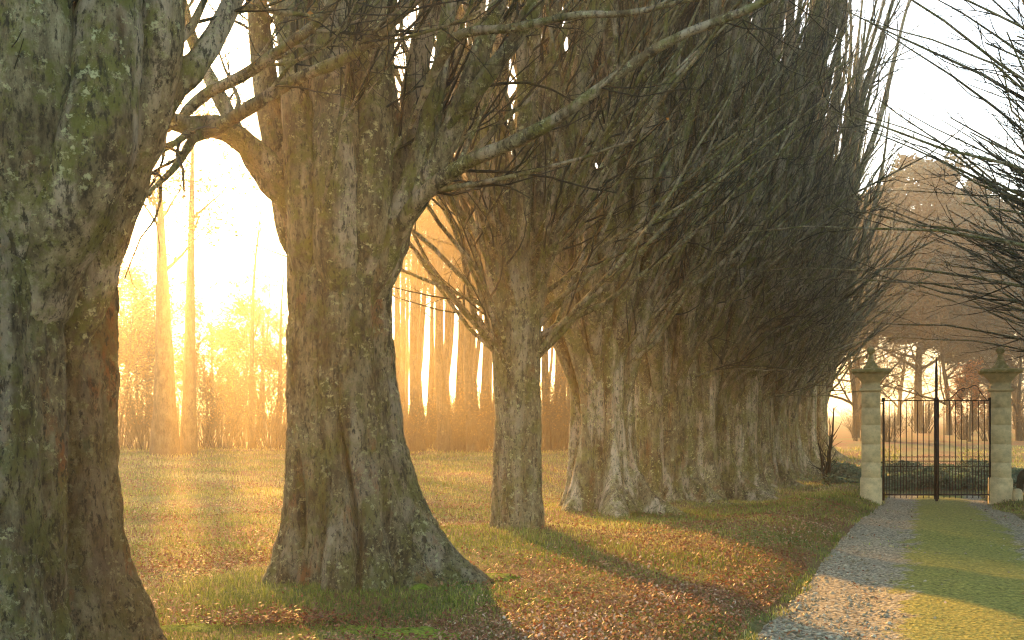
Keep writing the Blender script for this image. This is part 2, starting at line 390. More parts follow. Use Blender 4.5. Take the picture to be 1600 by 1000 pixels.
# --- generic avenue tree, drive side = local +X
def avenue_tree(name, seed, loc, rz, tab, roots, nlimb=12, nlow=26, fl=.12, n1=11, n2=7, n3=4, nth=150, nz=120, nfl=(5, 8), fine=.7, barkm=None, hl=30, wide=.28, limbz=(1.5, 2.7), crownL=(13.0, 19.0), gro=()):
    g = np.random.default_rng(seed); t = empty(name, loc, rz)
    trunk(seed, tab, nth, nz, fl, roots, gro, fine, nfl).build('trunk', barkm or BARK2, t)
    rt = float(np.interp(2.4, [r[0] for r in tab], [r[1] for r in tab]))
    a = (np.arange(nlimb)+g.uniform(-.3, .3, nlimb))/nlimb*2*math.pi; rr = rt*g.uniform(.35, .72, nlimb)
    p = np.stack([rr*np.cos(a), rr*np.sin(a), g.uniform(*limbz, nlimb)], -1)
    ln = np.radians(g.uniform(3, 19, nlimb)); d = np.stack([np.cos(a)*np.sin(ln), np.sin(a)*np.sin(ln), np.cos(ln)], -1)
    r0 = g.uniform(.30, .48, nlimb)*rt
    P, D, Rr = grow(g, p, d, g.uniform(*crownL, nlimb), r0, 12, .05, .045, .12)
    limbs = [(P[i:i+1], D[i:i+1], Rr[i:i+1]) for i in range(nlimb)]
    # low shoots sweeping out over the drive and the lawn
    al = np.where(g.uniform(size=nlow) > wide, g.normal(0, .65, nlow), g.uniform(0, 6.28, nlow)); zl = g.uniform(2.3, 4.6, nlow)
    pl = np.stack([rt*.6*np.cos(al), rt*.6*np.sin(al), zl], -1); el = np.radians(g.uniform(30, 70, nlow))
    dl = np.stack([np.cos(al)*np.cos(el), np.sin(al)*np.cos(el), np.sin(el)], -1)
    ex = grow(g, pl, dl, g.uniform(4.0, 7.8, nlow), g.uniform(.03, .06, nlow), 9, .13, .04, .18)
    finish_limbs(g, t, limbs, n1, n2, n3, sides=10, hang=hl, extra=ex, L1=(1.8, 5.2), bias=(.20, 0, .28), t0=.16, ang1=(15, 42), minr3=.006)
    return t
def copy_tree(o, loc, rz, sc):
    c = o.copy(); C.objects.link(c); c.location = loc; c.rotation_euler = (0, 0, rz); c.scale = sc
    for ch in o.children:
        d = ch.copy(); C.objects.link(d); d.parent = c
    return c
RZ = -.382; AV = 'trees in the avenue row on the left of the drive'

# --- tree 1 (left edge)
x, y = TREES[0]; loc = np.array([x, y, float(hgt(x, y))]); g = np.random.default_rng(11)
t = empty('avenue_tree', loc); tag(t, 'massive double-stemmed mossy trunk at the left edge, nearest of the avenue', 'tree', AV)
trunk(1, [(-.4, .86, -.22), (0, .72, -.22), (.32, .66, -.22), (.72, .62, -.22), (1.5, .60, -.22), (2.7, .60, -.22), (3.4, .62, -.2), (4.4, .6, -.15), (5.4, .3, -.1)],
      300, 300, .05, [(-.9, .12, .3, .4), (-1.9, .2, .25, .4)], [(-2.0, .5, 3, .05, .15)], 1.0, cyo=-.12).build('stem', BARK1, t)
trunk(3, [(-.4, .60, .22), (0, .52, .20), (.2, .47, .19), (.6, .37, .17), (1.05, .33, .15), (1.5, .315, .14), (2.8, .31, .14), (3.2, .33, .20), (3.6, .36, .32), (4.4, .33, .55), (5.0, .2, .7)],
      240, 300, .05, [(-.3, .10, .3, .4), (-1.2, .15, .25, .4)], [(-1.7, -.3, 1.2, .05, .1)], 1.0, cyo=.50).build('stem', BARK1B, t)
def wl(pts, r0, r1, n=16, pw=1.0): return path_branch(smooth_path([rooted(at(*p), loc) for p in pts], n), r0, r1, pw=pw)
limbs = [wl([(108, 560, 6.3), (142, 400, 6.25), (212, 215, 6.1), (245, 90, 6.0), (262, -80, 6.0), (290, -400, 6.1)], .22, .10),
         wl([(-30, 600, 6.05), (50, 420, 5.9), (135, 250, 5.75), (165, 80, 5.8), (180, -100, 5.8), (190, -400, 5.8)], .34, .12),
         wl([(10, 620, 6.0), (10, 450, 5.9), (40, 200, 5.6), (50, -100, 5.6), (30, -400, 5.6)], .36, .15),
         wl([(-20, 600, 6.0), (-60, 420, 5.8), (-70, 100, 5.8), (-110, -300, 5.8)], .36, .15),
         wl([(118, 500, 6.3), (205, 250, 6.1), (262, 150, 6.1), (318, 85, 6.2), (362, 5, 6.3), (400, -90, 6.4)], .12, .05),
         wl([(20, 600, 6.1), (70, 400, 6.4), (60, 200, 6.6), (100, 0, 6.8), (120, -300, 7)], .3, .12)]
finish_limbs(g, t, limbs, 4, 4, 3, bias=(.1, .2, .2), L1=(.6, 1.8), t0=.4, sides=20, hang=40)

# --- tree 2 (centre-left)
x, y = TREES[1]; loc = np.array([x, y, float(hgt(x, y))]); g = np.random.default_rng(12)
t = empty('avenue_tree', loc); tag(t, 'broad flared mossy trunk standing between the low sun and the slimmer smooth-based tree', 'tree', AV)
s_ = 10.2/FPX
trunk(2, [(-.5, 1.02, .02), (-.1, .93, -.01), (.15, .87, -.03), (.6, .745, -.09), (1.3, .62, -.18), (2.0, .575, -.25), (2.75, .54, -.28), (3.3, .545, -.28), (3.7, .60, -.24), (4.1, .66, -.22), (4.6, .62, -.2), (5.2, .5, -.2), (6.4, .35, -.2)],
      320, 300, .055, [(-.25, .46, .25, .33), (-.75, .35, .3, .3), (3.4, .12, .3, .4), (1.2, .5, .4, .4)],
      [(-1.50, -.3, 1.25, .20, .04), (-2.35, -.3, 1.0, .15, .05), (-3.0, -.3, .95, .20, .04), (-1.05, -.3, .6, .16, .09), (-1.95, -.3, .5, .06, .05), (-.65, .0, .8, .05, .06)], 1.0).build('trunk', BARK1, t)
limbs = [wl([(560, 520, 10.1), (600, 420, 10.1), (622, 350, 10.0), (665, 285, 9.9), (712, 190, 9.8), (748, 90, 9.7), (800, -60, 9.6), (880, -350, 9.5)], .19, .06),
         wl([(585, 470, 10.4), (618, 360, 10.4), (640, 220, 10.4), (655, 90, 10.4), (685, -60, 10.4), (720, -400, 10.4)], .20, .08),
         wl([(575, 480, 10.0), (612, 370, 9.9), (650, 260, 9.9), (680, 150, 9.9), (700, 20, 9.9), (740, -300, 9.9)], .15, .06),
         wl([(560, 480, 9.95), (580, 300, 9.85), (588, 120, 9.8), (600, -80, 9.8), (610, -450, 9.8)], .26, .1),
         wl([(530, 500, 9.9), (525, 300, 9.75), (520, 100, 9.75), (528, -100, 9.8), (530, -500, 9.8)], .29, .1),
         wl([(485, 480, 10.0), (478, 300, 9.8), (462, 120, 9.8), (440, -60, 9.8), (430, -400, 9.8)], .25, .08),
         wl([(475, 440, 10.2), (445, 300, 10.2), (418, 150, 10.2), (400, -20, 10.2), (380, -300, 10.2)], .2, .07),
         wl([(500, 420, 10.5), (490, 200, 10.6), (500, -100, 10.7), (500, -400, 10.7)], .3, .1),
         wl([(480, 400, 10.1), (440, 290, 9.9), (392, 232, 9.7), (345, 200, 9.5), (290, 195, 9.3), (235, 170, 9.1), (180, 90, 9.0)], .16, .06),
         wl([(590, 450, 9.9), (622, 372, 9.8), (648, 318, 9.6), (722, 258, 9.3), (795, 226, 9.0), (870, 186, 8.8), (945, 132, 8.6), (1050, 62, 8.4), (1180, 10, 8.2), (1280, -50, 8.0)], .10, .022, 24),
         wl([(300, 222, 9.5), (345, 196, 9.3), (400, 162, 9.0), (470, 120, 8.9), (545, 88, 8.8), (620, 28, 8.7), (700, -50, 8.6)], .07, .04, 20),
         wl([(262, 205, 9.4), (318, 150, 9.2), (380, 118, 9.0), (440, 76, 8.9), (500, 30, 8.8), (560, -50, 8.7)], .06, .04, 18),
         wl([(505, 320, 9.3), (522, 235, 9.1), (540, 130, 9.0), (556, 0, 8.9), (565, -120, 8.9)], .025, .014),
         wl([(640, 200, 9.6), (690, 90, 9.2), (725, 52, 9.0), (800, 44, 8.9), (900, 24, 8.7), (1000, 18, 8.5), (1180, -30, 8.2)], .06, .02, 20),
         wl([(700, 200, 9.7), (760, 120, 9.5), (810, 55, 9.4), (850, -20, 9.3), (900, -200, 9.2)], .09, .05),
         wl([(300, 330, 9.8), (345, 250, 9.6), (300, 170, 9.5), (240, 60, 9.4)], .0, .0) if False else
         wl([(450, 330, 9.9), (400, 262, 9.9), (350, 165, 9.9), (300, 60, 9.9), (270, -60, 9.9)], .1, .05)]
finish_limbs(g, t, limbs, 5, 4, 3, bias=(.25, .1, 0), L1=(.8, 2.4), t0=.25, sides=18, hang=60)

# --- tree 3 (slimmer)
x, y = TREES[2]; loc = np.array([x, y, float(hgt(x, y))])
t = avenue_tree('avenue_tree', 13, loc, RZ, [(-.4, .47, 0), (0, .405, 0), (.35, .375, 0), (1.2, .345, 0), (2.2, .355, 0), (3.0, .37, 0), (3.5, .42, 0), (4.1, .44, 0), (4.9, .25, 0)],
                [(-.9, .12, .35, .3), (2.6, .12, .3, .3)], 15, 64, .05, 9, 5, 2, 160, 150, (3, 5), .8, BARK3, wide=.75, limbz=(2.5, 3.5), crownL=(11, 15), hl=30)
tag(t, 'slimmest smooth round trunk with a fan of low shoots, third from the left', 'tree', AV)
# --- trees 4 onward: three variants, then copies
G4 = [(-.5, 1.0, 0), (-.05, .84, 0), (.3, .73, 0), (.9, .66, 0), (1.8, .62, 0), (2.8, .64, 0), (3.6, .62, 0), (4.5, .45, 0), (5.4, .25, 0)]
labels4 = ['pale fluted trunk with bare grey ribs, next past the slim tree',
           'fluted trunk with pale central strip, second of the crowded fluted ones',
           'lichen-spotted trunk with flaring root toward the drive, third of the crowded fluted trunks',
           'mossy trunk with curved spreading root, fourth of the crowded fluted trunks',
           'greenish lichened trunk with the last long visible root, fifth of the crowded fluted trunks',
           'dark misty trunk, third from the far end of the row before the gate pillar',
           'dark misty trunk, second from the far end of the row before the gate pillar',
           'farthest dark trunk of the row, closest to the left gate pillar']
protos = []
for i, (x, y) in enumerate(TREES[3:]):
    loc = (x, y, float(hgt(x, y)))
    if i < 3:
        rts = [(-.35, 1.05+.15*i, .22, .42), (-1.2, .45, .25, .35), (1.0, .6, .3, .35), (2.6, .3, .3, .3), (-2.3, .35, .22, .4)]
        t = avenue_tree('avenue_tree', 20+i, loc, RZ, [(a, b*(1.0, .95, 1.0)[i], c) for a, b, c in G4], rts, (26, 24, 24)[i], 30, .30, 8, 4, 2, 170, 130, (7, 9), .8, BARK2,
                        gro=[(-.9, -.3, 2.5, .12, .10), (-1.9, -.3, 3.0, .10, .08), (-2.7, 0, 3, .08, .08)])
        protos.append(t)
    else:
        k = (i*2+1) % 3
        t = copy_tree(protos[k], loc, RZ+(.12, -.1, .15, -.2, .1)[i-3], (1, (1, -1)[i % 2], 1+.04*(i-4)))
    tag(t, labels4[i], 'tree', AV)
RG = 'trees of the opposite row reaching in from the right edge'
for i, y in enumerate((12.0, 15.5, 19.0, 22.5, 26.5)):
    x = xdrv(y)+(5.2, 5.3, 5.6, 6.1, 7.0)[i]; loc = (x, y, float(hgt(x, y))); rz = RZ+math.pi+(.1, -.15, .2, 0, -.1)[i]
    if i == 0: t = opp = avenue_tree('opposite_tree', 33, loc, rz, G4, [(-.35, .6, .25, .4)], 18, 80, .25, 8, 5, 3, 90, 70, (7, 9), .5, BARK2, wide=.12)
    else: t = copy_tree(opp, loc, rz, (1.1, (1, -1)[i % 2], 1.0+.03*(i % 3)))
    tag(t, 'bare branching tree of the opposite row, its twigs reaching in over the right gate pillar', 'tree', RG)

# ------------------------------------------------------------------ background trees
def bare_tree(name, seed, h, r, spread=.35, nl=7, n1=6, n2=6, n3=4, clear=.35, leafn=0, leafm=None, leafs=.1, lean=0, stems=1, up=.03, twr=.011, ang=(25, 60), tc=.035, flare=1.45):
    g = np.random.default_rng(seed); t = empty(name, (0, 0, 0))
    T0 = [];
    for s in range(stems):
        a = g.uniform(0, 6.28); o = .0 if stems == 1 else .45
        T0.append(grow(g, [[o*math.cos(a), o*math.sin(a), -.2]], [[lean+(.0 if stems == 1 else .12)*math.cos(a), .12*math.sin(a) if stems > 1 else 0, 1]], [h*g.uniform(.85, 1)], [r*g.uniform(.8, 1)], 12, tc, .04, .12))
    T0 = tuple(np.concatenate([q[i] for q in T0]) for i in range(3))
    T0[2][:, 0] *= flare; T0[2][:, 1] *= 1.12
    m = MB(); m.tubes(T0[0], T0[2], 12); m.build('trunk', FAR, t)
    A = kids(g, T0, nl, clear, .97, ang, (h*spread*.6, h*spread*1.2), .5, .5*r, k=9, curl=.10, up=up, minr=.02)
    B = kids(g, A, n1, .15, .98, (25, 55), (h*spread*.3, h*spread*.6), .5, .3*r, k=7, curl=.13, up=up, minr=.016)
    D = kids(g, B, n2, .1, 1, (20, 55), (h*.06, h*.14), .55, .03, k=5, curl=.15, up=up, minr=twr)
    E_ = kids(g, D, n3, .1, 1, (20, 55), (h*.03, h*.07), .6, .02, k=4, curl=.18, up=up, minr=twr*.8)
    c = MB(); c.tubes(A[0], A[2], 7); c.tubes(B[0], B[2], 5); c.tubes(D[0], D[2], 3); c.tubes(E_[0], E_[2], 3); c.build('crown', FAR, t)
    if leafn:
        idx = g.integers(0, len(E_[0]), leafn); j = g.integers(1, 4, leafn)
        lf = MB(); leafbits(lf, g, E_[0][idx, j]+g.normal(size=(leafn, 3))*.12, leafs); lf.build('leaves', leafm, t, attr=True)
    return t
def shrub(name, seed, h, n, leafn=0):
    g = np.random.default_rng(seed); t = empty(name, (0, 0, 0)); a = g.uniform(0, 6.28, n); l = g.uniform(.05, .6, n)
    P0 = np.stack([.5*np.cos(a), .5*np.sin(a), -.1+0*a], -1)*g.uniform(.2, 1.6, (n, 1)); P0[:, 2] = -.1
    A = grow(g, P0, np.stack([np.cos(a)*l, np.sin(a)*l, 1+0*a], -1), g.uniform(.6, 1, n)*h, g.uniform(.02, .045, n), 8, .08, .0, .3)
    B = kids(g, A, 7, .2, 1, (15, 50), (h*.2, h*.45), .6, .02, k=6, curl=.12, up=.0, minr=.01)
    D = kids(g, B, 6, .1, 1, (15, 50), (h*.08, h*.2), .6, .012, k=4, curl=.15, up=.0, minr=.008)
    s = MB(); s.tubes(A[0], A[2], 5); s.build('stems', FAR, t)
    c = MB(); c.tubes(B[0], B[2], 3); c.tubes(D[0], D[2], 3); c.build('twigs', FAR, t)
    if leafn:
        idx = g.integers(0, len(D[0]), leafn); lf = MB(); leafbits(lf, g, D[0][idx, 3]+g.normal(size=(leafn, 3))*.1, .09); lf.build('leaves', AUT, t, attr=True)
    return t
def put(o, px, Y, rz=0, sc=1.0, first=False, sz=None):
    x = (px-800)/FPX*Y; l = (x, Y, float(hgt(x, Y))); s3 = (sc, sc, (sz or sc))
    if first: o.location = l; o.rotation_euler = (0, 0, rz); o.scale = s3; return o
    return copy_tree(o, l, rz, s3)

# pair by the sun
o = bare_tree('twin_tree', 31, 14.5, .62, .22, 5, 5, 5, 4, .55, 1500, AUT, .16, lean=.0, twr=.013, tc=.008, flare=1.15); put(o, 258, 41, .3, first=True)
tag(o, 'thick dark backlit trunk directly under the sun, left one of the pair', 'tree', 'pair of backlit trunks under the sun')
o = bare_tree('twin_tree', 32, 16, .40, .20, 5, 5, 5, 4, .5, 1500, AUT, .16, lean=.0, tc=.006, flare=1.15); put(o, 295, 41.6, 1.3, first=True)
tag(o, 'slimmer upright backlit trunk under the sun, right one of the pair', 'tree', 'pair of backlit trunks under the sun')
o = bare_tree('slender_tree', 33, 13.5, .17, .22, 8, 4, 4, 3, .3, 300, AUT, .14); put(o, 394, 48, 0, first=True)
tag(o, 'thin straight backlit tree in the golden haze beside the broad mossy trunk', 'tree')
# leafy understorey trees either side of the pair
LU = 'leafy backlit young trees at the far edge of the lawn'
lt = bare_tree('young_tree', 34, 7.6, .09, .42, 10, 6, 6, 4, .15, 9000, AUT, .13, stems=2)
for i, (px, Y, s) in enumerate(((205, 51, 1.1), (330, 55, 1.0), (165, 47, .95), (385, 58, 1.05), (430, 52, 1.0), (225, 60, 1.3), (110, 56, 1.2), (355, 49, .55))):
    q = put(lt, px, Y, i*1.7, s, first=(i == 0)); tag(q, 'small leafy tree glowing in the golden haze at the far edge of the lawn', 'tree', LU)
SH = 'bare thin-stemmed shrubs along the far edge of the lawn'
sh = shrub('bare_shrub', 35, 4.6, 40, 1500)
for i, (px, Y, s) in enumerate(((190, 49, .9), (225, 47.5, .8), (262, 52, 1.1), (315, 48.5, .85), (345, 48, 1.0), (385, 50, .9), (425, 48, 1.0), (460, 50, 1.1), (600, 45, .7), (640, 44.5, .5), (680, 46, .7), (720, 45, .6), (755, 46.5, .8), (790, 45, .8), (860, 45, .8), (885, 47, .9), (140, 48, 1.0), (60, 50, 1.0), (0, 50, 1.0), (520, 48, 1.0))):
    q = put(sh, px, Y, i*1.9, s, first=(i == 0)); tag(q, 'thin-stemmed bare shrub at the foot of the wood beyond the lawn', 'shrub', SH)
# the wood of tall poles
WD = 'tall slender trees of the misty wood beyond the lawn'
wp = [bare_tree('woodland_tree', 40+i, 17, (.24, .19, .28)[i], .17, 9, 6, 5, 4, .42, 0, None, lean=(.04, -.05, .0)[i], twr=.014) for i in range(3)]
spots = [(612, 44), (640, 47), (655, 45), (668, 52), (683, 46), (697, 44.5), (712, 50), (722, 46), (740, 45), (752, 48), (768, 53), (860, 46), (874, 50), (890, 47), (880, 56),
         (630, 60), (690, 62), (745, 60), (775, 62), (850, 62), (905, 60), (960, 56), (1010, 60), (1060, 62), (560, 56), (500, 60), (1120, 70), (1190, 75), (1235, 72), (605, 50), (622, 53), (646, 56), (661, 49), (676, 57), (690, 52), (704, 55), (718, 58), (733, 51), (747, 54), (760, 57), (779, 49), (784, 55), (866, 55), (884, 52), (897, 54)]
for i, (px, Y) in enumerate(spots):
    k = i % 3; q = put(wp[k], px, Y, i*2.1, (.95, 1.08, 1.0, .88)[i % 4], first=(i < 3)); tag(q, 'tall slender bare tree in the misty wood beyond the lawn', 'tree', WD)
LW = 'lower bare trees behind the sunlit gap'
for i, (px, Y) in enumerate(((432, 50), (402, 57), (60, 62), (150, 66), (210, 70), (330, 72), (410, 68), (450, 64), (-40, 60))):
    q = put(wp[i % 3], px, Y, i*1.3, .72, sz=.62); tag(q, 'low hazy bare tree behind the golden gap at the left', 'tree', LW)
# park trees behind the gate
pk = bare_tree('park_tree', 51, 8.2, .19, .62, 16, 9, 8, 6, .16, 0, None, up=-.002, twr=.011, ang=(30, 75), flare=1.2)
tag(put(pk, 1482, 72, .5, 1.5, first=True), 'wide bare tree with arching twigs directly behind the gate spike', 'tree')
for i, (px, Y, s, lb) in enumerate(((1337, 66, 1.5, 'bare hazy tree whose pale trunk shows just left of the left gate pillar'), (1592, 60, 1.15, 'bare hazy tree with a bent trunk just right of the right gate pillar'),
                                    (1405, 110, 1.7, 'bare hazy tree farther back, between the left pillar and the gate spike'), (1545, 112, 1.7, 'bare hazy tree farther back, between the gate spike and the right pillar'), (1640, 85, 1.6, 'bare hazy tree far back at the right edge beyond the pillar'))):
    tag(put(pk, px, Y, 1+i*1.7, s), lb, 'tree')
ru = bare_tree('russet_tree', 52, 4.5, .1, .5, 10, 6, 5, 4, .15, 3500, REDT, .12)
SG = 'bare shrubs in the golden mist beyond the gate'
for i, (px, Y, s) in enumerate(((1345, 60, .55), (1390, 58, .5), (1505, 62, .5), (1548, 60, .6), (1610, 60, .7), (1440, 78, .8))):
    q = put(sh, px, Y, i*2.3, s); tag(q, 'bare twiggy shrub in the golden mist of the field beyond the gate', 'shrub', SG)
tag(put(ru, 1515, 58, 0, first=True), 'small russet-leaved tree glowing behind the right gate leaf', 'tree')

def sapling():
    x, y, _ = at(1293, 750, 30); t = empty('sapling', (x, y, float(hgt(x, y))))
    g = np.random.default_rng(5); a = g.uniform(0, 6.28, 5)
    A = grow(g, np.zeros((5, 3))-[0, 0, .1], np.stack([.15*np.cos(a), .1*np.sin(a), 1+0*a], -1), np.array([2.6, 2.2, 1.5, 1.2, .9]), np.array([.07, .05, .06, .07, .08]), 8, .09, 0, .25)
    m = MB(); m.tubes(A[0], A[2], 8); m.build('trunk', TWIG, t)
    B = kids(g, A, 8, .3, 1, (20, 60), (.3, .9), .6, .02, k=5, curl=.15, minr=.006); m = MB(); m.tubes(B[0], B[2], 4); m.build('twigs', TWIG, t)
    tag(t, 'thin dead sapling with broken stems left of the left gate pillar', 'sapling')
sapling()

# large evergreens on the rise
def evergreen(seed, H, W, clear=.42, n=52000):
    g = np.random.default_rng(seed); t = empty('evergreen_tree', (0, 0, 0)); m = MB()
    P, D, Rr = grow(g, [[0, 0, -.3]], [[0, 0, 1]], [H*.8], [.42], 10, .03, .03, .2); m.tubes(P, Rr, 12); m.build('trunk', FAR, t)
    L = kids(g, (P, D, Rr), 26, .2, .98, (40, 85), (W*.35, W*.55), .5, .3, k=6, curl=.08, up=.05); m = MB(); m.tubes(L[0], L[2], 6); m.build('limbs', FAR, t)
    # clumps filling a rounded dome with an uneven outline
    nc = 230; u = g.normal(size=(nc, 3)); u = nrm(u); u[:, 2] = np.abs(u[:, 2])*1.0-.12; rad = g.uniform(.5, 1.15, nc)**.6
    cen = u*rad[:, None]*np.array([W/2, W/2, H*(1-clear)])+np.array([0, 0, H*clear])
    cs = g.uniform(.5, 1.8, nc)*W/16
    idx = g.integers(0, nc, n); v = nrm(g.normal(size=(n, 3)))*(g.uniform(.3, 1, n)[:, None]**.5)*np.array([1, 1, .6])
    pts = cen[idx]+v*cs[idx][:, None]
    # base attribute per clump + per leaf
    m = MB(); N = n; a = g.uniform(0, 6.28, N); d = nrm(np.stack([np.cos(a), np.sin(a), g.uniform(-.2, .9, N)], -1)); s = nrm(np.cross(d, g.normal(size=(N, 3)))); sz = g.uniform(.28, .6, N)[:, None]
    V = np.stack([pts, pts+d*sz*.5+s*sz*.3, pts+d*sz, pts+d*sz*.5-s*sz*.3], 1)
    cl = g.uniform(0, 1, nc)[idx]; m.add(V, np.arange(4*N).reshape(N, 4), np.clip(.6*cl+.4*g.uniform(0, 1, N), 0, 1)); m.build('foliage', EVER, t, attr=True)
    return t
ev = evergreen(61, 24, 15)
tag(put(ev, 1435, 84, 0, .95, sz=1.02, first=True), 'huge dark rounded evergreen rising in the mist behind the gate', 'tree')
tag(put(ev, 1520, 88, 2, .92, sz=.96), 'dark evergreen merging with the right side of the huge rounded one', 'tree')
tag(put(ev, 1590, 91, 4, .92, sz=.77), 'lower dark evergreen sloping down at the right behind the right pillar', 'tree')
tag(put(ev, 1345, 90, 5, .9, sz=.93), 'dark evergreen half hidden by the avenue branches left of the left pillar', 'tree')

# low green growth behind the gate
def undergrowth():
    g = np.random.default_rng(71); n = 52000
    y = g.uniform(29.5, 36, n); px = g.uniform(1290, 1760, n); x = (px-800)/FPX*y
    bl = .28+.16*np.sin(x*1.7+y)+.14*np.sin(x*.6-y*1.3)+.08*np.sin(x*4.1)
    z = hgt(x, y)+g.uniform(0, 1, n)**.7*np.clip(bl, .08, .8)*1.0
    m = MB(); leafbits(m, g, np.stack([x, y, z], -1), .13); tag(m.build('undergrowth', UNDER, attr=True), 'low dark green nettles and brambles beyond the gate', 'undergrowth', kind='stuff')
undergrowth()

# ------------------------------------------------------------------ gate pillars
def pillar(pxc, pyb, label):
    Y = 24.; k = Y/FPX; x = (pxc-800)*k; zb = float(hgt(x, Y)); Z = lambda py: EYE-(py-HZ)*k-zb; w = lambda px: px*k/2
    t = empty('gate_pillar', (x, Y, zb), -.36); g = np.random.default_rng(int(pxc))
    def course(m, hw, z0, z1, b=.008): m.lathe([(hw-b, z0), (hw, z0+b), (hw, z1-b), (hw-b, z1)], 0, 0, sq=True)
    m = MB(); m.lathe([(w(32), -.4), (w(32), Z(749)), (w(31), Z(747.4)), (w(28.5), Z(745.5))], 0, 0, sq=True); m.build('plinth', STONE, t, smooth=False)
    m = MB(); zz = [Z(746), Z(722), Z(694), Z(664), Z(637), Z(612.5)]
    for a, b in zip(zz[:-1], zz[1:]): course(m, w(28)+g.uniform(-.003, .003), a, b)
    m.build('shaft', STONE, t, smooth=False)
    m = MB(); m.lathe([(w(28), Z(612.5)), (w(33), Z(611)), (w(34.5), Z(609.5)), (w(33), Z(607.5)), (w(27.5), Z(606.5)), (w(27), Z(596)), (w(29), Z(595.5))], 0, 0, sq=True); m.build('neck', STONE, t, smooth=False)
    m = MB(); m.lathe([(w(28), Z(596)), (w(31), Z(594.5)), (w(34), Z(592)), (w(40), Z(588.5)), (w(45), Z(586)), (w(46), Z(585)), (w(50), Z(584.2))], 0, 0, sq=True); m.build('cornice', STONE, t, smooth=False)
    m = MB(); m.lathe([(w(50), Z(584.2)), (w(53), Z(583.6)), (w(57), Z(582)), (w(57.5), Z(578.5)), (w(55), Z(577.3)), (w(22), Z(575.8))], 0, 0, sq=True); m.build('cap', STONEM, t, smooth=False)
    m = MB(); m.lathe([(w(23), Z(576.5)), (w(23), Z(574)), (w(20), Z(572.5)), (w(15), Z(569)), (w(10.5), Z(564)), (w(7.5), Z(558)), (w(6.5), Z(553.5))], 0, 0, sq=True); fin = m.build('finial', STONEM, t, smooth=False)
    m = MB(); R0 = 6.1; m.lathe([(w(5), Z(554.5))]+[(k*R0*math.sin(a), Z(548)-k*R0*math.cos(a)) for a in np.linspace(.5, math.pi-.05, 12)], 0, 0, 20); m.build('ball', STONEM, fin)
    tag(t, label, 'pillar', 'stone gate pillars')
pillar(1361, 775, 'tall pale stone gate pillar left of the iron gate, with mossy cap and ball')
pillar(1563, 778, 'tall pale stone gate pillar right of the iron gate, with mossy cap and ball')

